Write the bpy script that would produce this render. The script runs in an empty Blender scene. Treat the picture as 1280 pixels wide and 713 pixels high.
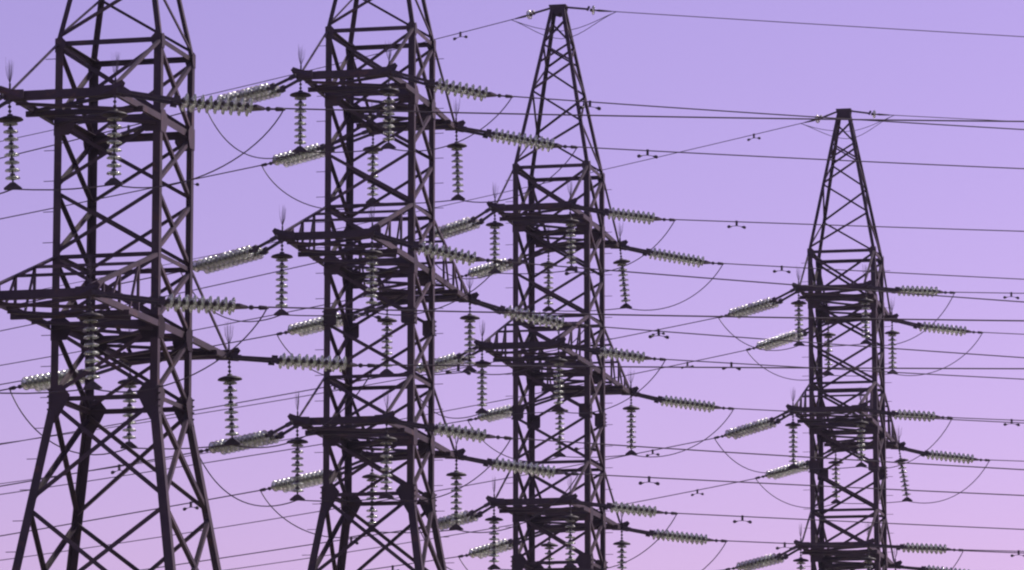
import bpy, math, random
from mathutils import Vector, Matrix
R = math.radians
SC = bpy.context.scene
COL = SC.collection
random.seed(7)

# ------------------------------------------------------------------ camera
cam_d = bpy.data.cameras.new('camera'); cam = bpy.data.objects.new('camera', cam_d); COL.objects.link(cam)
cam.location = (0, 0, 1.7); cam.rotation_euler = (R(90 + 8.96), 0, 0)
cam_d.sensor_width = 36.0; cam_d.lens = 36 * 5802.7 / 1280
cam_d.clip_start = 0.5; cam_d.clip_end = 20000
SC.camera = cam

# ------------------------------------------------------------------ sky and sun
SUN_AZ, SUN_EL = 55, 47            # azimuth clockwise from the view direction (+Y), elevation
w = bpy.data.worlds.new('World'); SC.world = w; w.use_nodes = True
nt = w.node_tree; nt.nodes.clear()
sky = nt.nodes.new('ShaderNodeTexSky'); sky.sky_type = 'NISHITA'; sky.sun_disc = False
sky.sun_elevation = R(SUN_EL); sky.sun_rotation = R(SUN_AZ)
sky.air_density = 1.0; sky.dust_density = 1.0; sky.ozone_density = 1.0; sky.altitude = 0
tint = nt.nodes.new('ShaderNodeMix'); tint.data_type = 'RGBA'; tint.blend_type = 'MULTIPLY'
tint.inputs['Factor'].default_value = 1.0
tint.inputs['B'].default_value = (0.975, 0.550, 0.87, 1)
bg = nt.nodes.new('ShaderNodeBackground'); bg.inputs['Strength'].default_value = 0.1
out = nt.nodes.new('ShaderNodeOutputWorld')
nt.links.new(sky.outputs[0], tint.inputs['A']); nt.links.new(tint.outputs['Result'], bg.inputs[0]); nt.links.new(bg.outputs[0], out.inputs[0])
sun_d = bpy.data.lights.new('sun', 'SUN'); sun_d.energy = 3.6; sun_d.angle = R(0.5); sun_d.color = (1.0, 0.93, 0.85)
sun = bpy.data.objects.new('sun', sun_d); COL.objects.link(sun)
sv = Vector((math.sin(R(SUN_AZ)) * math.cos(R(SUN_EL)), math.cos(R(SUN_AZ)) * math.cos(R(SUN_EL)), math.sin(R(SUN_EL))))
sun.rotation_euler = (-sv).to_track_quat('-Z', 'Y').to_euler(); sun.location = sv * 60
SC.view_settings.view_transform = 'Standard'; SC.view_settings.look = 'None'
SC.view_settings.gamma = 1; SC.view_settings.use_curve_mapping = False
SC.view_settings.exposure = 0.51
SC.cycles.filter_width = 2.2
SC.cycles.max_bounces = 8

# ------------------------------------------------------------------ materials
def new_mat(name):
    m = bpy.data.materials.new(name); m.use_nodes = True
    return m, m.node_tree, m.node_tree.nodes['Principled BSDF']
def noise_mix(nt, c1, c2, scale, lo=.35, hi=.65, detail=6, coord='Object'):
    tc = nt.nodes.new('ShaderNodeTexCoord'); n = nt.nodes.new('ShaderNodeTexNoise')
    n.inputs['Scale'].default_value = scale; n.inputs['Detail'].default_value = detail
    r = nt.nodes.new('ShaderNodeValToRGB'); r.color_ramp.elements[0].position = lo; r.color_ramp.elements[1].position = hi
    r.color_ramp.elements[0].color = (*c1, 1); r.color_ramp.elements[1].color = (*c2, 1)
    nt.links.new(tc.outputs[coord], n.inputs['Vector']); nt.links.new(n.outputs['Fac'], r.inputs[0])
    return r.outputs[0], n.outputs['Fac']
def steel_mat(name, c1, c2, rough, scale=1.3, rust=.7):
    m, nt, b = new_mat(name)
    c, f = noise_mix(nt, c1, c2, scale)
    # rust breaking through in patches, and each member weathered a little differently
    r_, rf = noise_mix(nt, (0, 0, 0), (1, 1, 1), scale * 2.6, .60, .74, 9)
    mx = nt.nodes.new('ShaderNodeMix'); mx.data_type = 'RGBA'; mx.inputs['B'].default_value = (.095, .050, .040, 1)
    mm = nt.nodes.new('ShaderNodeMath'); mm.operation = 'MULTIPLY'; mm.inputs[1].default_value = rust
    nt.links.new(r_, mm.inputs[0]); nt.links.new(mm.outputs[0], mx.inputs['Factor']); nt.links.new(c, mx.inputs['A'])
    oi = nt.nodes.new('ShaderNodeObjectInfo'); mr = nt.nodes.new('ShaderNodeMapRange'); mr.inputs['To Min'].default_value = .72; mr.inputs['To Max'].default_value = 1.28
    hs = nt.nodes.new('ShaderNodeHueSaturation'); nt.links.new(oi.outputs['Random'], mr.inputs['Value']); nt.links.new(mr.outputs[0], hs.inputs['Value'])
    nt.links.new(mx.outputs['Result'], hs.inputs['Color']); nt.links.new(hs.outputs[0], b.inputs['Base Color'])
    b.inputs['Roughness'].default_value = rough; b.inputs['Metallic'].default_value = 0.15
    b.inputs['Specular IOR Level'].default_value = 0.35
    bp = nt.nodes.new('ShaderNodeBump'); bp.inputs['Strength'].default_value = .25; bp.inputs['Distance'].default_value = .01
    nt.links.new(f, bp.inputs['Height']); nt.links.new(bp.outputs[0], b.inputs['Normal'])
    return m
M_STEEL = steel_mat('weathered_steel', (.025, .017, .027), (.048, .033, .043), .62)
M_BRACE = steel_mat('weathered_brace_steel', (.028, .019, .030), (.058, .040, .048), .58)
M_FIT = steel_mat('dark_fitting_iron', (.022, .018, .024), (.04, .032, .04), .5, 9)
M_SHIELD = steel_mat('dark_shield_paint', (.012, .009, .014), (.022, .017, .024), .6, 6)
M_WIRE = steel_mat('aged_aluminium_cable', (.034, .028, .038), (.055, .045, .055), .5, 3)
def glass_mat():
    m, nt, b = new_mat('greenish_insulator_glass')
    c, f = noise_mix(nt, (.62, .71, .61), (.84, .89, .79), 4.0)
    nt.links.new(c, b.inputs['Base Color'])
    b.inputs['Transmission Weight'].default_value = .81; b.inputs['Roughness'].default_value = .15
    b.inputs['IOR'].default_value = 1.5
    b.inputs['Specular IOR Level'].default_value = .9
    return m
M_GLASS = glass_mat()
def ground_mat():
    m, nt, b = new_mat('dry_steppe_grass')
    c, f = noise_mix(nt, (.10, .095, .05), (.24, .20, .12), .35)
    nt.links.new(c, b.inputs['Base Color']); b.inputs['Roughness'].default_value = .95
    bp = nt.nodes.new('ShaderNodeBump'); bp.inputs['Strength'].default_value = .6; bp.inputs['Distance'].default_value = .2
    nt.links.new(f, bp.inputs['Height']); nt.links.new(bp.outputs[0], b.inputs['Normal'])
    return m
M_GROUND = ground_mat()
def concrete_mat():
    m, nt, b = new_mat('footing_concrete')
    c, f = noise_mix(nt, (.24, .23, .22), (.36, .35, .33), 3)
    nt.links.new(c, b.inputs['Base Color']); b.inputs['Roughness'].default_value = .9
    return m
M_CONC = concrete_mat()

# ------------------------------------------------------------------ mesh helpers
class MB:
    def __init__(self): self.v = []; self.f = []; self.mi = []
    def quad_prism(self, ring0, ring1, mi=0):
        """closed prism between two equal rings of points"""
        n = len(ring0); o = len(self.v)
        self.v += [tuple(p) for p in ring0] + [tuple(p) for p in ring1]
        for i in range(n):
            j = (i + 1) % n
            self.f.append((o + i, o + j, o + n + j, o + n + i)); self.mi.append(mi)
        self.f.append(tuple(o + i for i in reversed(range(n)))); self.mi.append(mi)
        self.f.append(tuple(o + n + i for i in range(n))); self.mi.append(mi)
    def frame(self, p0, p1, ref):
        d = (p1 - p0).normalized(); a = (ref - d * ref.dot(d))
        if a.length < 1e-6: a = d.orthogonal()
        a.normalize(); b = d.cross(a); return d, a, b
    def angle(self, p0, p1, ra, rb, w, t):
        """L-section from p0 to p1: the heel runs on the line, flanges along ra and rb"""
        p0 = Vector(p0); p1 = Vector(p1); d = (p1 - p0).normalized()
        a = Vector(ra); a = (a - d * a.dot(d)).normalized()
        b = Vector(rb); b = (b - d * b.dot(d)); b = (b - a * b.dot(a)).normalized()
        prof = [(0, 0), (w, 0), (w, t), (t, t), (t, w), (0, w)]
        self.quad_prism([p0 + a * x + b * y for x, y in prof], [p1 + a * x + b * y for x, y in prof])
    def bar(self, p0, p1, ref, wa, wb):
        """box bar, wa along ref, wb across"""
        p0 = Vector(p0); p1 = Vector(p1); d, a, b = self.frame(p0, p1, Vector(ref))
        c = [(-wa/2, -wb/2), (wa/2, -wb/2), (wa/2, wb/2), (-wa/2, wb/2)]
        self.quad_prism([p0 + a*x + b*y for x, y in c], [p1 + a*x + b*y for x, y in c])
    def channel(self, p0, p1, up, h, w, t, side=1):
        """C-section: web height h along up, flanges w to one side"""
        p0 = Vector(p0); p1 = Vector(p1); d, a, b = self.frame(p0, p1, Vector(up)); b = b * side
        prof = [(-h/2, 0), (h/2, 0), (h/2, w), (h/2 - t, w), (h/2 - t, t), (-h/2 + t, t), (-h/2 + t, w), (-h/2, w)]
        self.quad_prism([p0 + a*x + b*y for x, y in prof], [p1 + a*x + b*y for x, y in prof])
    def plate(self, poly, n, t):
        n = Vector(n).normalized()
        self.quad_prism([Vector(p) - n*t/2 for p in poly], [Vector(p) + n*t/2 for p in poly])
    def tube(self, pts, r, n=6, mi=0):
        pts = [Vector(p) for p in pts]; o = len(self.v); a = None
        for i, p in enumerate(pts):
            d = (pts[min(i + 1, len(pts) - 1)] - pts[max(i - 1, 0)]).normalized()
            if a is None: a = d.orthogonal().normalized()
            a = (a - d * a.dot(d)).normalized(); b = d.cross(a)
            rr = r[i] if isinstance(r, (list, tuple)) else r
            for k in range(n):
                q = 2 * math.pi * k / n; self.v.append(tuple(p + a * rr * math.cos(q) + b * rr * math.sin(q)))
        for i in range(len(pts) - 1):
            for k in range(n):
                k2 = (k + 1) % n
                self.f.append((o + i*n + k, o + i*n + k2, o + (i+1)*n + k2, o + (i+1)*n + k)); self.mi.append(mi)
        self.f.append(tuple(o + k for k in reversed(range(n)))); self.mi.append(mi)
        e = o + (len(pts) - 1) * n; self.f.append(tuple(e + k for k in range(n))); self.mi.append(mi)
    def lathe(self, prof, n=20, M=None, mi=0):
        """profile of (r, z) turned about z; r = 0 closes"""
        M = M or Matrix(); rows = []
        for r, z in prof:
            if r < 1e-6:
                rows.append([len(self.v)]); self.v.append(tuple(M @ Vector((0, 0, z))))
            else:
                rows.append(list(range(len(self.v), len(self.v) + n)))
                for k in range(n):
                    q = 2 * math.pi * k / n; self.v.append(tuple(M @ Vector((r * math.cos(q), r * math.sin(q), z))))
        for A, B in zip(rows, rows[1:]):
            for k in range(n):
                k2 = (k + 1) % n
                if len(A) == 1 and len(B) == 1: continue
                if len(A) == 1: self.f.append((A[0], B[k], B[k2]))
                elif len(B) == 1: self.f.append((A[k], B[0], A[k2]))
                else: self.f.append((A[k], B[k], B[k2], A[k2]))
                self.mi.append(mi)
    def mesh(self, name, mats, smooth=False):
        me = bpy.data.meshes.new(name); me.from_pydata(self.v, [], self.f)
        for m in (mats if isinstance(mats, (list, tuple)) else [mats]): me.materials.append(m)
        for p, i in zip(me.polygons, self.mi): p.material_index = i; p.use_smooth = smooth
        me.update(); return me
    def build(self, name, mats, parent=None, smooth=False):
        return link(name, self.mesh(name, mats, smooth), parent)
def link(name, data, parent=None):
    o = bpy.data.objects.new(name, data); COL.objects.link(o)
    if parent is not None: o.parent = parent
    return o
def thing(name, label, cat, loc=(0, 0, 0), rotz=0, group=None):
    o = bpy.data.objects.new(name, None); COL.objects.link(o); o.empty_display_size = .3
    o.location = loc; o.rotation_euler = (0, 0, rotz); tag(o, label, cat, group); return o
def tag(o, label, cat, group=None):
    o['label'] = label; o['category'] = cat
    if group: o['group'] = group
    return o
def copy_tree(o, parent=None):
    kids = list(o.children)
    c = o.copy(); COL.objects.link(c); c.parent = parent
    for k in kids: copy_tree(k, c)
    return c

# ------------------------------------------------------------------ ground
def gz(y):
    if y < 107.4: return 0.0
    if y < 126.7: return (y - 107.4) / 19.3 * .284
    if y < 145.3: return .284 + (y - 126.7) / 18.6 * .712
    return .996
g = MB(); xs = [-3000, -800, -200, -80, -40, -20, 0, 20, 40, 80, 200, 800, 3000]
ys = [-600, -100, 0, 40, 70, 90, 107.4, 117, 126.7, 132, 138, 145.3, 150, 180, 260, 500, 1200, 3500]
for y in ys:
    for x in xs: g.v.append((x, y, gz(y)))
for j in range(len(ys) - 1):
    for i in range(len(xs) - 1):
        a = j * len(xs) + i; g.f.append((a, a + 1, a + 1 + len(xs), a + len(xs))); g.mi.append(0)
gr = g.build('ground', M_GROUND); gr['kind'] = 'structure'

# ------------------------------------------------------------------ faint summer haze
hm = bpy.data.materials.new('summer_haze'); hm.use_nodes = True; hn = hm.node_tree; hn.nodes.clear()
pv = hn.nodes.new('ShaderNodeVolumePrincipled'); pv.inputs['Density'].default_value = .00014; pv.inputs['Color'].default_value = (.76, .74, 1, 1); pv.inputs['Anisotropy'].default_value = .2
hout = hn.nodes.new('ShaderNodeOutputMaterial'); hn.links.new(pv.outputs[0], hout.inputs['Volume'])
hb = MB(); hb.quad_prism([(-3100, -700, -1.5), (3100, -700, -1.5), (3100, 3600, -1.5), (-3100, 3600, -1.5)], [(-3100, -700, 60), (3100, -700, 60), (3100, 3600, 60), (-3100, 3600, 60)])
haze = hb.build('haze', hm); haze['kind'] = 'stuff'

# ------------------------------------------------------------------ pylons
W = 1.07                     # half width of the shaft
TW = 1.04                    # half width of the arm ends
SPLAY = .16
X, Y, Z = Vector((1, 0, 0)), Vector((0, 1, 0)), Vector((0, 0, 1))
CORN = [(-1, -1), (1, -1), (1, 1), (-1, 1)]
def pylon(zb, arms, ztop, zapex, shaft, label, splice=None):
    """arms: list of (level z, side -1 near / +1 far, length, tie rise, trussed)"""
    root = thing('lattice_pylon', label, 'pylon', group='lattice pylons of the power lines')
    zg = shaft[0]
    def hw(z): return W if z >= zg else W + (zg - z) * SPLAY
    def cp(s, t, z): return Vector((s * hw(z), t * hw(z), z))
    FT = .014
    # legs: an angle section with its heel on the outer corner, in one run with the splayed foot
    for s, t in CORN:
        m = MB()
        m.angle(cp(s, t, zg), cp(s, t, ztop), (-s, 0, 0), (0, -t, 0), .15, FT)
        m.angle(cp(s, t, .25), cp(s, t, zg), (-s, 0, 0), (0, -t, 0), .17, FT)
        m.build('leg', M_STEEL, root)
        b = MB(); c = cp(s, t, .1)
        b.lathe([(0, -.9), (.55, -.9), (.55, -.05), (.42, .18), (0, .18)], 4, Matrix.Translation(c - Vector((s*.05, t*.05, 0))) @ Matrix.Rotation(R(45), 4, 'Z'))
        b.build('footing', M_CONC, root)
    # faces: 0 near, 1 right, 2 far, 3 left
    faces = [((-1, -1), (1, -1), Vector((0, -1, 0))), ((1, -1), (1, 1), X), ((1, 1), (-1, 1), Y), ((-1, 1), (-1, -1), -X)]
    low = [.5, zg * .16 + .3, zg * .40, zg * .62, zg - 4.45, zg - 2.05, zg]
    low = [.5, 3.6, 6.3, zg - 4.6, zg - 2.05, zg]
    nodes = low[:-1] + shaft
    for A, B, n in faces:
        for i in range(len(nodes) - 1):
            z0, z1 = nodes[i], nodes[i + 1]
            wdt = .075 if z1 > zg + .01 else .085
            for q, (P, Q) in enumerate(((A, B), (B, A))):
                off = -n * (FT + .004 + (.012 if q else 0))
                p0 = cp(P[0], P[1], z0 + .05) + off; p1 = cp(Q[0], Q[1], z1 - .05) + off
                d = (p1 - p0).normalized(); k = .07; p0 = p0 + d * k; p1 = p1 - d * k
                m = MB(); perp = d.cross(n)
                m.angle(p0 - perp * wdt/2, p1 - perp * wdt/2, perp, -n, wdt, .008)
                m.build('brace', M_BRACE, root)
    # horizontal belts
    belt_z = {zg: .09, ztop: .10}
    for (z, sd, L, rise, tr) in arms:
        belt_z[z] = .14
        if z + rise < ztop - .1: belt_z[z + rise] = .085
    for z, h in belt_z.items():
        for A, B, n in faces:
            a = cp(A[0], A[1], z); b = cp(B[0], B[1], z); d = (b - a).normalized()
            off = -n * (FT + .032)
            m = MB(); m.angle(a + off + d * .03 + Z * h/2, b + off - d * .03 + Z * h/2, -Z, -n, h, .009)
            m.build('belt_bar', M_STEEL, root)
    # horizontal diaphragm bars at the arm levels
    for (z, sd, L, rise, tr) in arms:
        zz = z - (.09 if sd < 0 else .02)
        m = MB(); m.bar(cp(-1, -sd, zz) + Vector((.1, sd*.1, 0)), cp(1, sd, zz) + Vector((-.1, -sd*.1, 0)), Z, .06, .06)
        m.build('diaphragm_bar', M_BRACE, root)
    # gusset plates
    def gus(s, t, z, w, h, taper=0, bolts=0, square=False):
        for n, u in ((Vector((0, t, 0)), Vector((-s, 0, 0))), (Vector((s, 0, 0)), Vector((0, -t, 0)))):
            c = cp(s, t, z) + n * .009
            poly = [c + Z*h/2*.8, c + u*w*.6 + Z*h/2, c + u*w + Z*h*.22, c + u*w*(1 - taper*.3) - Z*h*.12, c + u*w*(.75 - taper*.45) - Z*h/2, c - Z*h/2]
            if square: poly = [c + Z*h/2, c + u*(w - .03) + Z*h/2, c + u*w + Z*(h/2 - .04), c + u*w - Z*(h/2 - .04), c + u*(w - .03) - Z*h/2, c - Z*h/2]
            m = MB(); m.plate(poly, n, .012)
            if bolts:
                for k in range(bolts):
                    q = c + u*.03 + Z*(h/2*.75 - k * h*.85/(bolts - 1)) + n * .006
                    m.tube([q, q + n * .035], .018, 6)
            m.build('gusset_plate', M_STEEL, root)
    for s, t in CORN:
        gus(s, t, zg - .10, .42, .74, 1, 6)
        gus(s, t, ztop - .02, .20, .30)
        for (z, sd, L, rise, tr) in arms:
            if sd == -1 or len(arms) < 4: gus(s, t, z - .06, .40, .46)
        if splice:
            gus(s, t, splice, .30, .38, 0, 4, True)
    # step bolts on two opposite legs
    for s, t in ((-1, -1), (1, 1)) if len(arms) > 3 else ((-1, -1),):
        z = 2.6; k = 0
        while z < ztop - .2:
            c = cp(s, t, z) + Vector((0, -t * .05, 0)); m = MB()
            m.tube([c, c + Vector((s * .22, 0, 0))], .008, 5); m.build('step_bolt', M_FIT, root)
            z += .6; k += 1
    # peak with its zigzag lacing and cap
    hp = .19
    pk = MB(); zc = zapex
    pk.plate([(-.24, -.2, zc), (.24, -.2, zc), (.24, .2, zc), (-.24, .2, zc)], Z, .05)
    for t in (-1, 1):
        pk.plate([(-.22, t*.185, zc - .03), (.22, t*.185, zc - .03), (.20, t*.20, zc - .20), (0, t*.205, zc - .26), (-.20, t*.20, zc - .20)], Y, .012)
    peak = pk.build('peak_cap', M_STEEL, root)
    def pp(s, t, f): # f 0 at top, 1 at the shaft
        return Vector((s * (hp + (W - hp) * f), t * (hp + (W - hp) * f), zc - .03 + (ztop - zc + .03) * f))
    for s, t in CORN:
        m = MB(); m.angle(pp(s, t, 1), pp(s, t, 0), (-s, 0, 0), (0, -t, 0), .10, .010); m.build('peak_leg', M_STEEL, peak)
    fr = [.08, .23, .35, .52, .73, .97]
    for q, (A, B, n) in enumerate(faces):
        for i in range(len(fr) - 1):
            P, Q = (A, B) if (i + (q % 2)) % 2 == 1 else (B, A)
            p0 = pp(P[0], P[1], fr[i]) - n * .016; p1 = pp(Q[0], Q[1], fr[i + 1]) - n * .016
            d = (p1 - p0).normalized(); perp = d.cross(n)
            m = MB(); m.angle(p0 + d*.04 - perp*.028, p1 - d*.04 - perp*.028, perp, -n, .056, .007); m.build('peak_brace', M_BRACE, peak)
        if q % 2 == 0:   # short X at the slender top
            for i in (1,):
                P, Q = (B, A) if (i + (q % 2)) % 2 == 1 else (A, B)
                p0 = pp(P[0], P[1], fr[i]) - n * .028; p1 = pp(Q[0], Q[1], fr[i + 1]) - n * .028
                d = (p1 - p0).normalized(); perp = d.cross(n)
                m = MB(); m.angle(p0 + d*.04 - perp*.025, p1 - d*.04 - perp*.025, perp, -n, .05, .007); m.build('peak_brace', M_BRACE, peak)
    # crossarms
    for (z, sd, L, rise, tr) in arms:
        e = MB(); e.channel((-TW - .07, sd * (L - .10), z), (TW + .07, sd * (L - .10), z), Z, .165, .14, .012, sd)
        for s in (-1, 1):   # pointed lug plates at both ends
            e.plate([(s*(TW - .28), sd*L, z - .088), (s*(TW + .10), sd*L, z - .104), (s*(TW + .22), sd*(L + .06), z + .10), (s*(TW + .16), sd*(L + .06), z + .17), (s*(TW - .05), sd*L, z + .096), (s*(TW - .28), sd*L, z + .088)], (0, 1, 0), .016)
        arm = e.build('crossarm', M_STEEL, root)
        for s in (-1, 1):   # bottom chords from the shaft corners to the end beam
            am = MB(); am.channel((s * (W + .02), sd * (W + .03), z - .03), (s * TW, sd * (L - .11), z - .03), Z, .125, .07, .009, -s * sd)
            am.build('arm_chord', M_STEEL, arm)
        ln = L - W
        yb = W + ln * .52
        c = MB(); c.channel((-W - .10, sd * yb, z - .12), (W + .10, sd * yb, z - .12), Z, .105, .08, .010, sd); c.build('cross_beam', M_STEEL, arm)
        # bracing in the bottom plane
        ylv = [W + .05, yb, L - .2] if not tr else [W + .05, W + ln * .35, W + ln * .69, L - .2]
        for i in range(len(ylv) - 1):
            for s in (-1, 1):
                zz = z - (.135 if s > 0 else .068)
                m = MB(); m.bar((s * .98, sd * ylv[i], zz), (-s * .98, sd * ylv[i + 1], zz), Z, .06, .06); m.build('arm_brace', M_BRACE, arm)
        # ties / top chords
        def tp(s, q): return Vector((s * (W + (TW - W) * q - .01), sd * (W + .03 + (L - .06 - W - .03) * q), z + rise + (.12 - rise) * q))
        for s in (-1, 1):
            m = MB()
            m.angle(tp(s, 0), tp(s, 1), (-s, 0, 0), (0, 0, -1), .075 if tr else .06, .009); m.build('tie_bar', M_STEEL, arm)
            # bird spikes on the arm ends
            sp = MB(); b0 = Vector((s * TW, sd * (L - .02), z + .10))
            sp.tube([b0, b0 + Z * .12], .022, 6)
            for k in range(16):
                az = random.random() * 2 * math.pi; tl = random.uniform(.02, .11); hgt = random.uniform(.34, .52)
                top = b0 + Vector((math.cos(az) * tl, math.sin(az) * tl, .10 + hgt)); mid = b0 + Vector((math.cos(az) * tl * .8, math.sin(az) * tl * .8, .10 + hgt * .5))
                sp.tube([b0 + Z * .11, mid, top], [.0035, .0028, .0016], 4)
            sp.build('bird_spike', M_FIT, arm)
        if tr:
            qs = [.28, .56, .80]
            for q in qs[:]:
                a, b = tp(-1, q), tp(1, q)
                if q < .7:
                    m = MB(); m.bar(a + Vector((.02, 0, -.03)), b + Vector((-.02, 0, -.03)), Z, .055, .055); m.build('arm_strut', M_BRACE, arm)
                for s in (-1, 1):
                    t0 = tp(s, q) + Vector((-s*.02, 0, -.02)); b0 = Vector((t0.x, t0.y, z + .03))
                    m = MB(); m.bar(t0, b0, X, .05, .05); m.build('arm_strut', M_BRACE, arm)
                    q2 = q - .24
                    b1 = Vector((t0.x, (tp(s, q + .13)).y, z + .03))
                    m = MB(); m.bar(t0 - Z * .02, b1, X, .042, .042); m.build('arm_strut', M_BRACE, arm)
    return root

def shaft_nodes(zb, n_lv, ztop):
    """shaft panel points: foot, three panels between the arm levels, top"""
    z = [zb - 1.415, zb]
    for k in range(n_lv - 1): z += [zb + 4.0*k + 1.338, zb + 4.0*k + 2.67, zb + 4.0*(k + 1)]
    return z + [ztop]

ZT2, ZM2, ZB2 = 23.026, 19.034, 15.02
p2 = pylon(ZB2, [(ZT2, -1, 3.446, 1.5, False), (ZT2, 1, 3.446, 1.5, False), (ZM2, -1, 4.962, 1.33, True), (ZM2, 1, 4.962, 1.33, True),
                 (ZB2, -1, 3.519, 1.33, False), (ZB2, 1, 3.519, 1.33, False)], ZT2 + 1.52, ZT2 + 6.229, shaft_nodes(ZB2, 3, ZT2 + 1.52),
           'tall six-armed lattice pylon with its peak cut off, second pylon from the left', ZM2 - 1.29)
p3 = copy_tree(p2); p3['label'] = 'six-armed lattice pylon with whole tapering peak, third pylon from the left'
p4 = copy_tree(p2); p4['label'] = 'smallest and farthest lattice pylon, alone at the right'
ZT1, ZM1 = 18.77, 14.778
p1 = pylon(ZM1, [(ZT1, -1, 3.715, 1.5, False), (ZM1, -1, 5.0, 1.33, True), (ZM1, 1, 3.622, 1.33, False)], ZT1 + 1.52, ZT1 + 6.229,
           shaft_nodes(ZM1, 2, ZT1 + 1.52), 'nearest lattice pylon at the left edge with widely splayed lower legs')
PY = {1: (-7.5284, 88.7269, 0.0, 13.684), 2: (-3.0951, 107.439, 0.0, 12.222), 3: (1.3024, 126.711, .284, 12.593), 4: (10.589, 145.335, .996, 11.4715)}
for k, o in ((1, p1), (2, p2), (3, p3), (4, p4)):
    x, y, z, yaw = PY[k]; o.location = (x, y, z); o.rotation_euler = (0, 0, -R(yaw))

# ------------------------------------------------------------------ insulators, lines, jumpers
LEN = {1: {'tn': 3.715, 'mn': 5.0, 'mf': 3.622}}
for k in (2, 3, 4): LEN[k] = {'tn': 3.446, 'tf': 3.446, 'mn': 4.962, 'mf': 4.962, 'bn': 3.519, 'bf': 3.519}
LZ = {1: {'t': ZT1, 'm': ZM1}}
for k in (2, 3, 4): LZ[k] = {'t': ZT2, 'm': ZM2, 'b': ZB2}
def tw_(k, P):
    x, y, z, yaw = PY[k]; a = -R(yaw)
    return Vector((x + P[0]*math.cos(a) - P[1]*math.sin(a), y + P[0]*math.sin(a) + P[1]*math.cos(a), z + P[2]))
def tip(k, arm, s):
    sd = -1 if arm[1] == 'n' else 1
    return tw_(k, (s * TW, sd * LEN[k][arm], LZ[k][arm[0]]))
AZ = {'r': R(14), 'l': R(40)}
def dirv(e): return Vector((math.cos(AZ[e]), math.sin(AZ[e]), 0)) if e == 'r' else Vector((-math.cos(AZ[e]), math.sin(AZ[e]), 0))
# link end (s, drop), insulator end (s, drop), slope and curvature of the span beyond
D = {
(1, 'tnr'): (1.226, -.181, 2.594, -.223, .0214, .00055), (1, 'mnr'): (1.391, -.161, 2.684, -.187, .0118, .00045),
(1, 'mfr'): (.984, -.070, 2.378, -.103, .0245, .00023), (1, 'mfl'): (1.304, -.212, 2.856, -.273, -.05, .0003),
(1, 'tnl'): (.80, -.25, 2.35, -.36, -.06, .0004), (1, 'mnl'): (.75, -.28, 2.35, -.42, -.05, .0003),
(2, 'tnr'): (1.049, -.273, 2.285, -.445, -.0239, .00059), (2, 'tfr'): (.859, -.154, 2.412, -.360, -.0084, .00047),
(2, 'mnr'): (1.046, -.295, 2.356, -.518, -.0427, .00043), (2, 'mfr'): (.859, -.275, 2.335, -.539, -.0395, .00031),
(2, 'bnr'): (1.083, -.190, 2.273, -.338, -.0369, .0005), (2, 'bfr'): (.861, -.175, 2.409, -.358, -.0227, .00028),
(2, 'tnl'): (.802, -.244, 2.389, -.343, -.0609, .00045), (2, 'tfl'): (1.586, -.283, 3.082, -.411, -.0371, .00024),
(2, 'mnl'): (.753, -.282, 2.538, -.466, -.0445, .0002), (2, 'mfl'): (1.371, -.286, 3.060, -.441, -.0437, .00027),
(2, 'bnl'): (.738, -.287, 2.507, -.434, -.0501, .00015), (2, 'bfl'): (1.306, -.336, 3.057, -.501, -.0602, .00033),
(3, 'tnr'): (1.056, -.191, 2.317, -.296, .0055, .00029), (3, 'tfr'): (.861, -.179, 2.425, -.391, -.0151, .00033),
(3, 'mnr'): (1.112, -.180, 2.323, -.316, -.0237, .00036), (3, 'mfr'): (.890, -.210, 2.436, -.369, -.0190, .0002),
(3, 'bnr'): (1.111, -.152, 2.341, -.266, -.0219, .00026), (3, 'bfr'): (.901, -.176, 2.453, -.309, -.0171, .0002),
(3, 'tnl'): (.698, -.327, 2.104, -.531, -.0723, .0007), (3, 'tfl'): (1.376, -.288, 2.772, -.460, -.0604, .00074),
(3, 'mnl'): (.747, -.268, 2.105, -.448, -.0503, .00027), (3, 'mfl'): (1.639, -.307, 2.849, -.440, -.0464, .00033),
(3, 'bnl'): (.720, -.310, 2.054, -.494, -.0497, .0002), (3, 'bfl'): (1.379, -.320, 2.756, -.551, -.05, .0003),
(4, 'tnr'): (1.065, -.103, 2.297, -.101, .0218, .00021), (4, 'tfr'): (.941, -.221, 2.474, -.341, -.0094, .0002),
(4, 'mnr'): (1.080, -.163, 2.325, -.206, -.0086, .0002), (4, 'mfr'): (.959, -.223, 2.491, -.349, -.0044, .0002),
(4, 'bnr'): (1.117, -.082, 2.468, -.113, -.0005, .0002), (4, 'bfr'): (.965, -.106, 2.456, -.226, -.01, .0002),
(4, 'tnl'): (.910, -.342, 2.521, -.576, -.0706, .00078), (4, 'tfl'): (1.139, -.348, 2.706, -.619, -.0832, .00085),
(4, 'mnl'): (.773, -.314, 2.408, -.590, -.0816, .00075), (4, 'mfl'): (1.092, -.459, 2.651, -.699, -.0915, .00105),
(4, 'bnl'): (.782, -.329, 2.286, -.545, -.05, .0003), (4, 'bfl'): (1.10, -.36, 2.68, -.60, -.08, .0007)}
PYN = {1: 'leftmost pylon', 2: 'second pylon from left', 3: 'third pylon from left', 4: 'rightmost pylon'}
def arm_name(k, arm):
    lv = {'t': 'upper', 'm': 'middle', 'b': 'lower'}[arm[0]] if k != 1 else {'t': 'upper', 'm': 'lower'}[arm[0]]
    return lv + (' left' if arm[1] == 'n' else ' right') + ' arm'
SIDE = {'l': 'left', 'r': 'right'}

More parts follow.
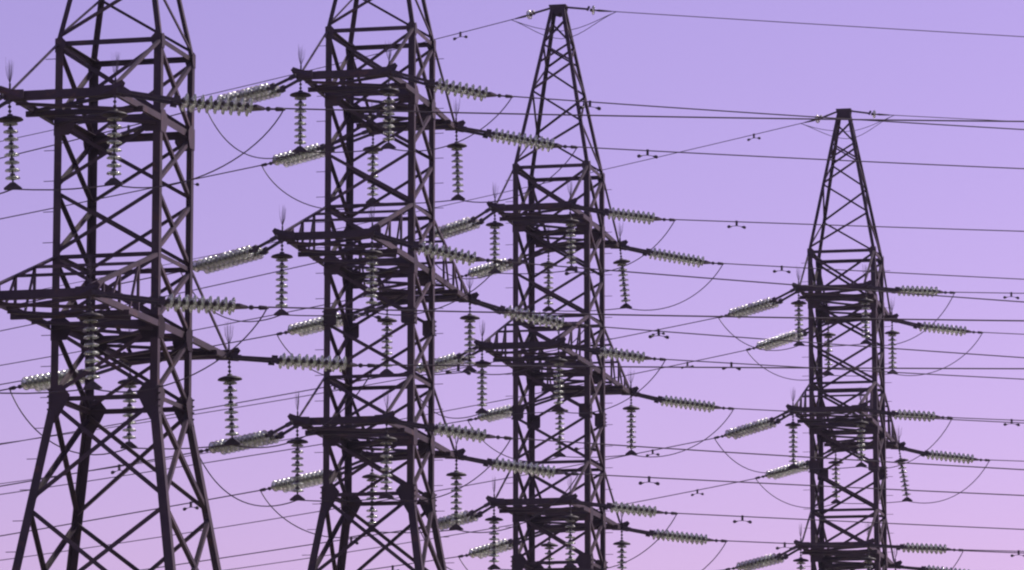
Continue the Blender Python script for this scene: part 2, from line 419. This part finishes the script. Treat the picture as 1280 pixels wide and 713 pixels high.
# one glass disc, made once: iron cap, glass skirt with ribs, iron pin; axis along -z
dm = MB()
dm.lathe([(0, 0), (.038, -.002), (.049, -.02), (.053, -.070), (.0, -.072)], 14, mi=1)
dome = [(.050 + .091 * math.sin(q * math.pi / 2), -.056 - .044 * (1 - math.cos(q * math.pi / 2))) for q in (0, .2, .4, .58, .74, .88, 1)]
dm.lathe(dome + [(.139, -.107), (.130, -.108), (.118, -.092), (.106, -.096), (.101, -.116), (.093, -.116), (.086, -.090), (.072, -.090), (.067, -.113), (.058, -.113), (.050, -.090), (.030, -.086), (.030, -.062), (.050, -.056)], 22, mi=0)
dm.lathe([(0, -.070), (.020, -.072), (.017, -.14), (.024, -.148), (0, -.15)], 8, mi=1)
DISC = dm.mesh('glass_disc', [M_GLASS, M_FIT], True)

def tension(k, arm, e):
    s1, h1, s2, h2, a, b = D[(k, arm + e)]
    t = tip(k, arm, 1 if e == 'r' else -1)
    d = dirv(e); rz = math.atan2(d.y, d.x)
    root = thing('tension_insulator', 'paired glass tension insulator pulling %s from %s of %s' % (SIDE[e], arm_name(k, arm), PYN[k]),
                 'insulator', t, rz, 'tension insulators of the arms')
    sep = .175
    P1 = Vector((s1, 0, h1)); P2 = Vector((s2, 0, h2)); ax = (P2 - P1).normalized()
    n = max(8, round((P2 - P1).length / .148)); stp = (P2 - P1).length / n
    q = Z.rotation_difference(-ax)
    for yy in (-sep, sep):
        o = Vector((0, yy, 0)); m = MB()
        p0 = Vector((.02, yy * .75, -.04)); p1 = P1 + o
        dd = (p1 - p0).normalized()
        m.bar(p0, p0 + dd * .20, Z, .09, .05)                      # clevis
        m.bar(p0 + dd * .18, p1 - dd * .12, Z, .060, .045)         # long link rod
        m.bar(p1 - dd * .15, p1 - dd * .03, Z, .15, .06); m.tube([p1 - dd*.05, p1 + dd*.02], .03, 8)
        m.build('link_rod', M_FIT, root)
        for i in range(n):
            c = link('glass_disc', DISC, root); c.location = P1 + o + ax * stp * i
            c.rotation_mode = 'QUATERNION'; c.rotation_quaternion = q; sc = stp / .148; c.scale = (1, 1, sc)
    m = MB()   # yoke plate joining both strings
    m.plate([P2 + Vector((.0, -sep - .04, 0)), P2 + Vector((.06, -sep - .04, 0)), P2 + Vector((.24, -.03, -.01)), P2 + Vector((.24, .03, -.01)), P2 + Vector((.06, sep + .04, 0)), P2 + Vector((.0, sep + .04, 0))], Z, .05)
    m.build('yoke_plate', M_FIT, root)
    m = MB(); c0 = P2 + Vector((.22, 0, -.01)); c1 = c0 + Vector((.42, 0, a * .42))
    m.tube([c0, c0 + (c1-c0)*.1], .022, 6)
    m.lathe([(0, -.05), (.045, -.03), (.045, .03), (0, .05)], 8, Matrix.Translation(c0 + (c1-c0)*.22))
    m.tube([c0 + (c1-c0)*.3, c0 + (c1-c0)*.55], .02, 6)
    m.tube([c0 + (c1-c0)*.55, c0 + (c1-c0)*.62, c0 + (c1-c0)*.9, c1], [.035, .045, .035, .02], 8)
    m.build('end_clamp', M_FIT, root)
    # the span beyond it
    def at(s):
        u = s - s2
        if u < 60: z = h2 + a*u + b*u*u
        else: z = h2 + a*60 + b*3600 + (a + 120*b)*(u - 60) + .0001*(u-60)**2
        return t + d * s + Z * z
    st = s2 + .5
    pts = [at(st + (x / 44.0) ** 1.6 * 130) for x in range(45)]
    m = MB(); m.tube(pts, .0145, 6); wo = m.build('power_line', M_WIRE, None, True)
    tag(wo, 'thin dark power line leaving %s from %s of %s' % (SIDE[e], arm_name(k, arm), PYN[k]), 'power line', 'power lines between the pylons')
    # vibration damper
    sd = s2 + (2.43 if e == 'r' else 3.1) + random.uniform(-.12, .12)
    damper(at(sd), at(sd + .3) - at(sd), 'small dumbbell damper on the line leaving %s from %s, %s' % (SIDE[e], arm_name(k, arm), PYN[k]))
    return at(s2 + .62), d

def damper(p, d, label):
    rz = math.atan2(d.y, d.x)
    root = thing('vibration_damper', label, 'damper', p, rz, 'dumbbell dampers on the lines'); root.scale = (.78, .78, .86)
    m = MB(); m.bar((0, 0, .035), (0, 0, -.14), X, .07, .05); m.build('clamp', M_FIT, root)
    m = MB(); m.tube([(-.30, 0, -.17), (-.15, 0, -.145), (0, 0, -.13), (.15, 0, -.145), (.30, 0, -.17)], .010, 5); m.build('messenger_cable', M_FIT, root)
    for s in (-1, 1):
        m = MB(); m.tube([(s*.17, 0, -.155), (s*.22, 0, -.16), (s*.25, 0, -.163), (s*.31, 0, -.172), (s*.335, 0, -.175)], [.018, .028, .050, .048, .025], 8); m.build('weight', M_FIT, root, True)

TILT = {(1, 'mfr'): .05, (1, 'mnr'): .05, (1, 'tnl'): .06, (2, 'tfr'): .03, (3, 'tfr'): .10, (3, 'tnr'): .02, (4, 'mfr'): .15, (2, 'bnl'): .01}
def hanging(k, arm, e):
    s = 1 if e == 'r' else -1
    t = tip(k, arm, s) + Z * -.10
    root = thing('hanging_insulator', 'hanging insulator string with shield at %s end of %s, %s' % (SIDE[e], arm_name(k, arm), PYN[k]),
                 'insulator', t, 0, 'hanging insulators carrying the jumpers')
    tl = TILT.get((k, arm + e), 0.0); ax = Vector((tl, 0, -1)).normalized(); q = Z.rotation_difference(-ax)
    m = MB(); m.tube([(0, 0, .06), ax * .30], .014, 6)
    for z in (.04, .13, .22): m.lathe([(0, .035), (.030, .02), (.034, 0), (.030, -.02), (0, -.035)], 8, Matrix.Translation(ax * z))
    m.build('suspension_link', M_FIT, root)
    m = MB(); Mx = Matrix.Translation(ax * .30) @ q.to_matrix().to_4x4()
    m.lathe([(0, .03), (.05, .025), (.06, -.01), (.14, -.025), (.225, -.055), (.25, -.085), (.245, -.097), (.15, -.105), (.04, -.11), (0, -.11)], 24, Mx)
    m.build('bird_shield', M_SHIELD, root, True)
    n = 8; stp = .147
    for i in range(n):
        c = link('glass_disc', DISC, root); c.location = ax * (.37 + stp * i); c.rotation_mode = 'QUATERNION'; c.rotation_quaternion = q
    be = ax * (.37 + stp * n)
    m = MB(); m.tube([be + Z*.01, be + ax * .06], .02, 6)
    dj = Vector((math.cos(-R(PY[k][3])), math.sin(-R(PY[k][3])), 0)); b1 = be + ax * .08
    m.plate([b1 + Z*.05 - dj*.04, b1 + Z*.05 + dj*.04, b1 + dj*.17 - Z*.05, b1 + dj*.17 - Z*.085, b1 - dj*.17 - Z*.085, b1 - dj*.17 - Z*.05], Vector((-dj.y, dj.x, 0)), .07)
    m.build('jumper_clamp', M_FIT, root)
    return t + b1 - Z * .075

def bez(p0, p1, p2, p3, n):
    return [p0*(1-t)**3 + p1*3*t*(1-t)**2 + p2*3*t*t*(1-t) + p3*t**3 for t in [i / n for i in range(n + 1)]]
for k in (1, 2, 3, 4):
    for arm in LEN[k]:
        cl, dl = tension(k, arm, 'l'); cr, dr = tension(k, arm, 'r')
        bl = hanging(k, arm, 'l'); br = hanging(k, arm, 'r')
        u = (br - bl).normalized()
        def loop(c, d, b, uu):
            drop = .44 if d.x < 0 else .34
            dy = c.z - b.z
            return bez(c, c - d * .50 - Z * .62 * dy, b + uu * 1.25 - Z * drop, b, 20)
        L1 = loop(cl, dl, bl, -u); L2 = loop(cr, dr, br, u)
        mid = [bl.lerp(br, t) - Z * .05 * math.sin(math.pi * t) for t in (.2, .4, .6, .8)]
        m = MB(); m.tube(L1 + mid + L2[::-1], .0140, 6)
        jo = m.build('jumper_cable', M_WIRE, None, True)
        tag(jo, 'drooping jumper cable slung below %s of %s' % (arm_name(k, arm), PYN[k]), 'jumper cable', 'jumper cables under the arms')

# ------------------------------------------------------------------ earth wires at the two visible peaks
EW = {(3, 'l'): (-.039, -.0658, .0008), (3, 'r'): (-.033, -.0107, .0002), (4, 'l'): (-.10, -.0735, .0005), (4, 'r'): (-.065, -.0032, .0002)}
for k in (3, 4):
    ends = []
    for e in 'lr':
        c, a, b = EW[(k, e)]; s = 1 if e == 'r' else -1
        t = tw_(k, (s * .22, 0, ZT2 + 6.2)); d = dirv(e)
        root = thing('earth_wire_fitting', 'small glass insulator fitting on %s side of the peak of %s' % (SIDE[e], PYN[k]), 'insulator', t, math.atan2(d.y, d.x), 'earth wire fittings at the peaks')
        m = MB(); m.bar((-.02, 0, 0), (.62, 0, c + a*.62 + .02), Z, .05, .04); m.bar((.60, 0, c + a*.62 - .02), (.66, 0, c + a*.66 + .10), X, .06, .05); m.build('link_rod', M_FIT, root)
        for i in range(1):
            o = link('glass_disc', DISC, root); o.location = (.68, 0, c + a*.68); o.rotation_euler = (0, R(-90), 0); o.scale = (.95, .95, 1)
        m = MB(); m.tube([(.82, 0, c + a*.82), (.95, 0, c + a*.95), (1.05, 0, c + a*1.05), (1.30, 0, c + a*1.3)], [.02, .035, .03, .018], 8); m.build('end_clamp', M_FIT, root)
        def at(s): return t + d * s + Z * (c + a*s + b*s*s if s < 60 else c + a*60 + b*3600 + (a + 120*b)*(s-60) + .0001*(s-60)**2)
        m = MB(); m.tube([at(1.2 + (x / 44.0)**1.6 * 130) for x in range(45)], .012, 6); wo = m.build('earth_wire', M_WIRE, None, True)
        tag(wo, 'thin earth wire leaving %s from the very peak of %s' % (SIDE[e], PYN[k]), 'earth wire', 'earth wires at the peaks')
        if e == 'l': damper(at(3.33), at(3.7) - at(3.33), 'small dumbbell damper on earth wire leaving left from peak of %s' % PYN[k])
        ends.append(at(1.45))
    pk = tw_(k, (0, .30, ZT2 + 5.55))
    for i, dz in enumerate((.05, -.30)):
        p0, p3 = ends
        pm = pk + Z * dz + Vector((0, -.6 if i else 0, 0))
        h = bez(p0, p0 + Vector((.5, -.3, -.25)), pm + Vector((-.55, 0, .02)), pm, 10) + bez(pm, pm + Vector((.55, 0, .02)), p3 + Vector((-.6, -.1, -.28)), p3, 10)[1:]
        m = MB(); m.tube(h, .010, 5); jo = m.build('earth_wire_jumper', M_WIRE, None, True)
        tag(jo, '%s jumper loop of earth wire below the peak cap of %s' % ('deeper' if i else 'shallower', PYN[k]), 'jumper cable', 'jumper loops at the peaks')
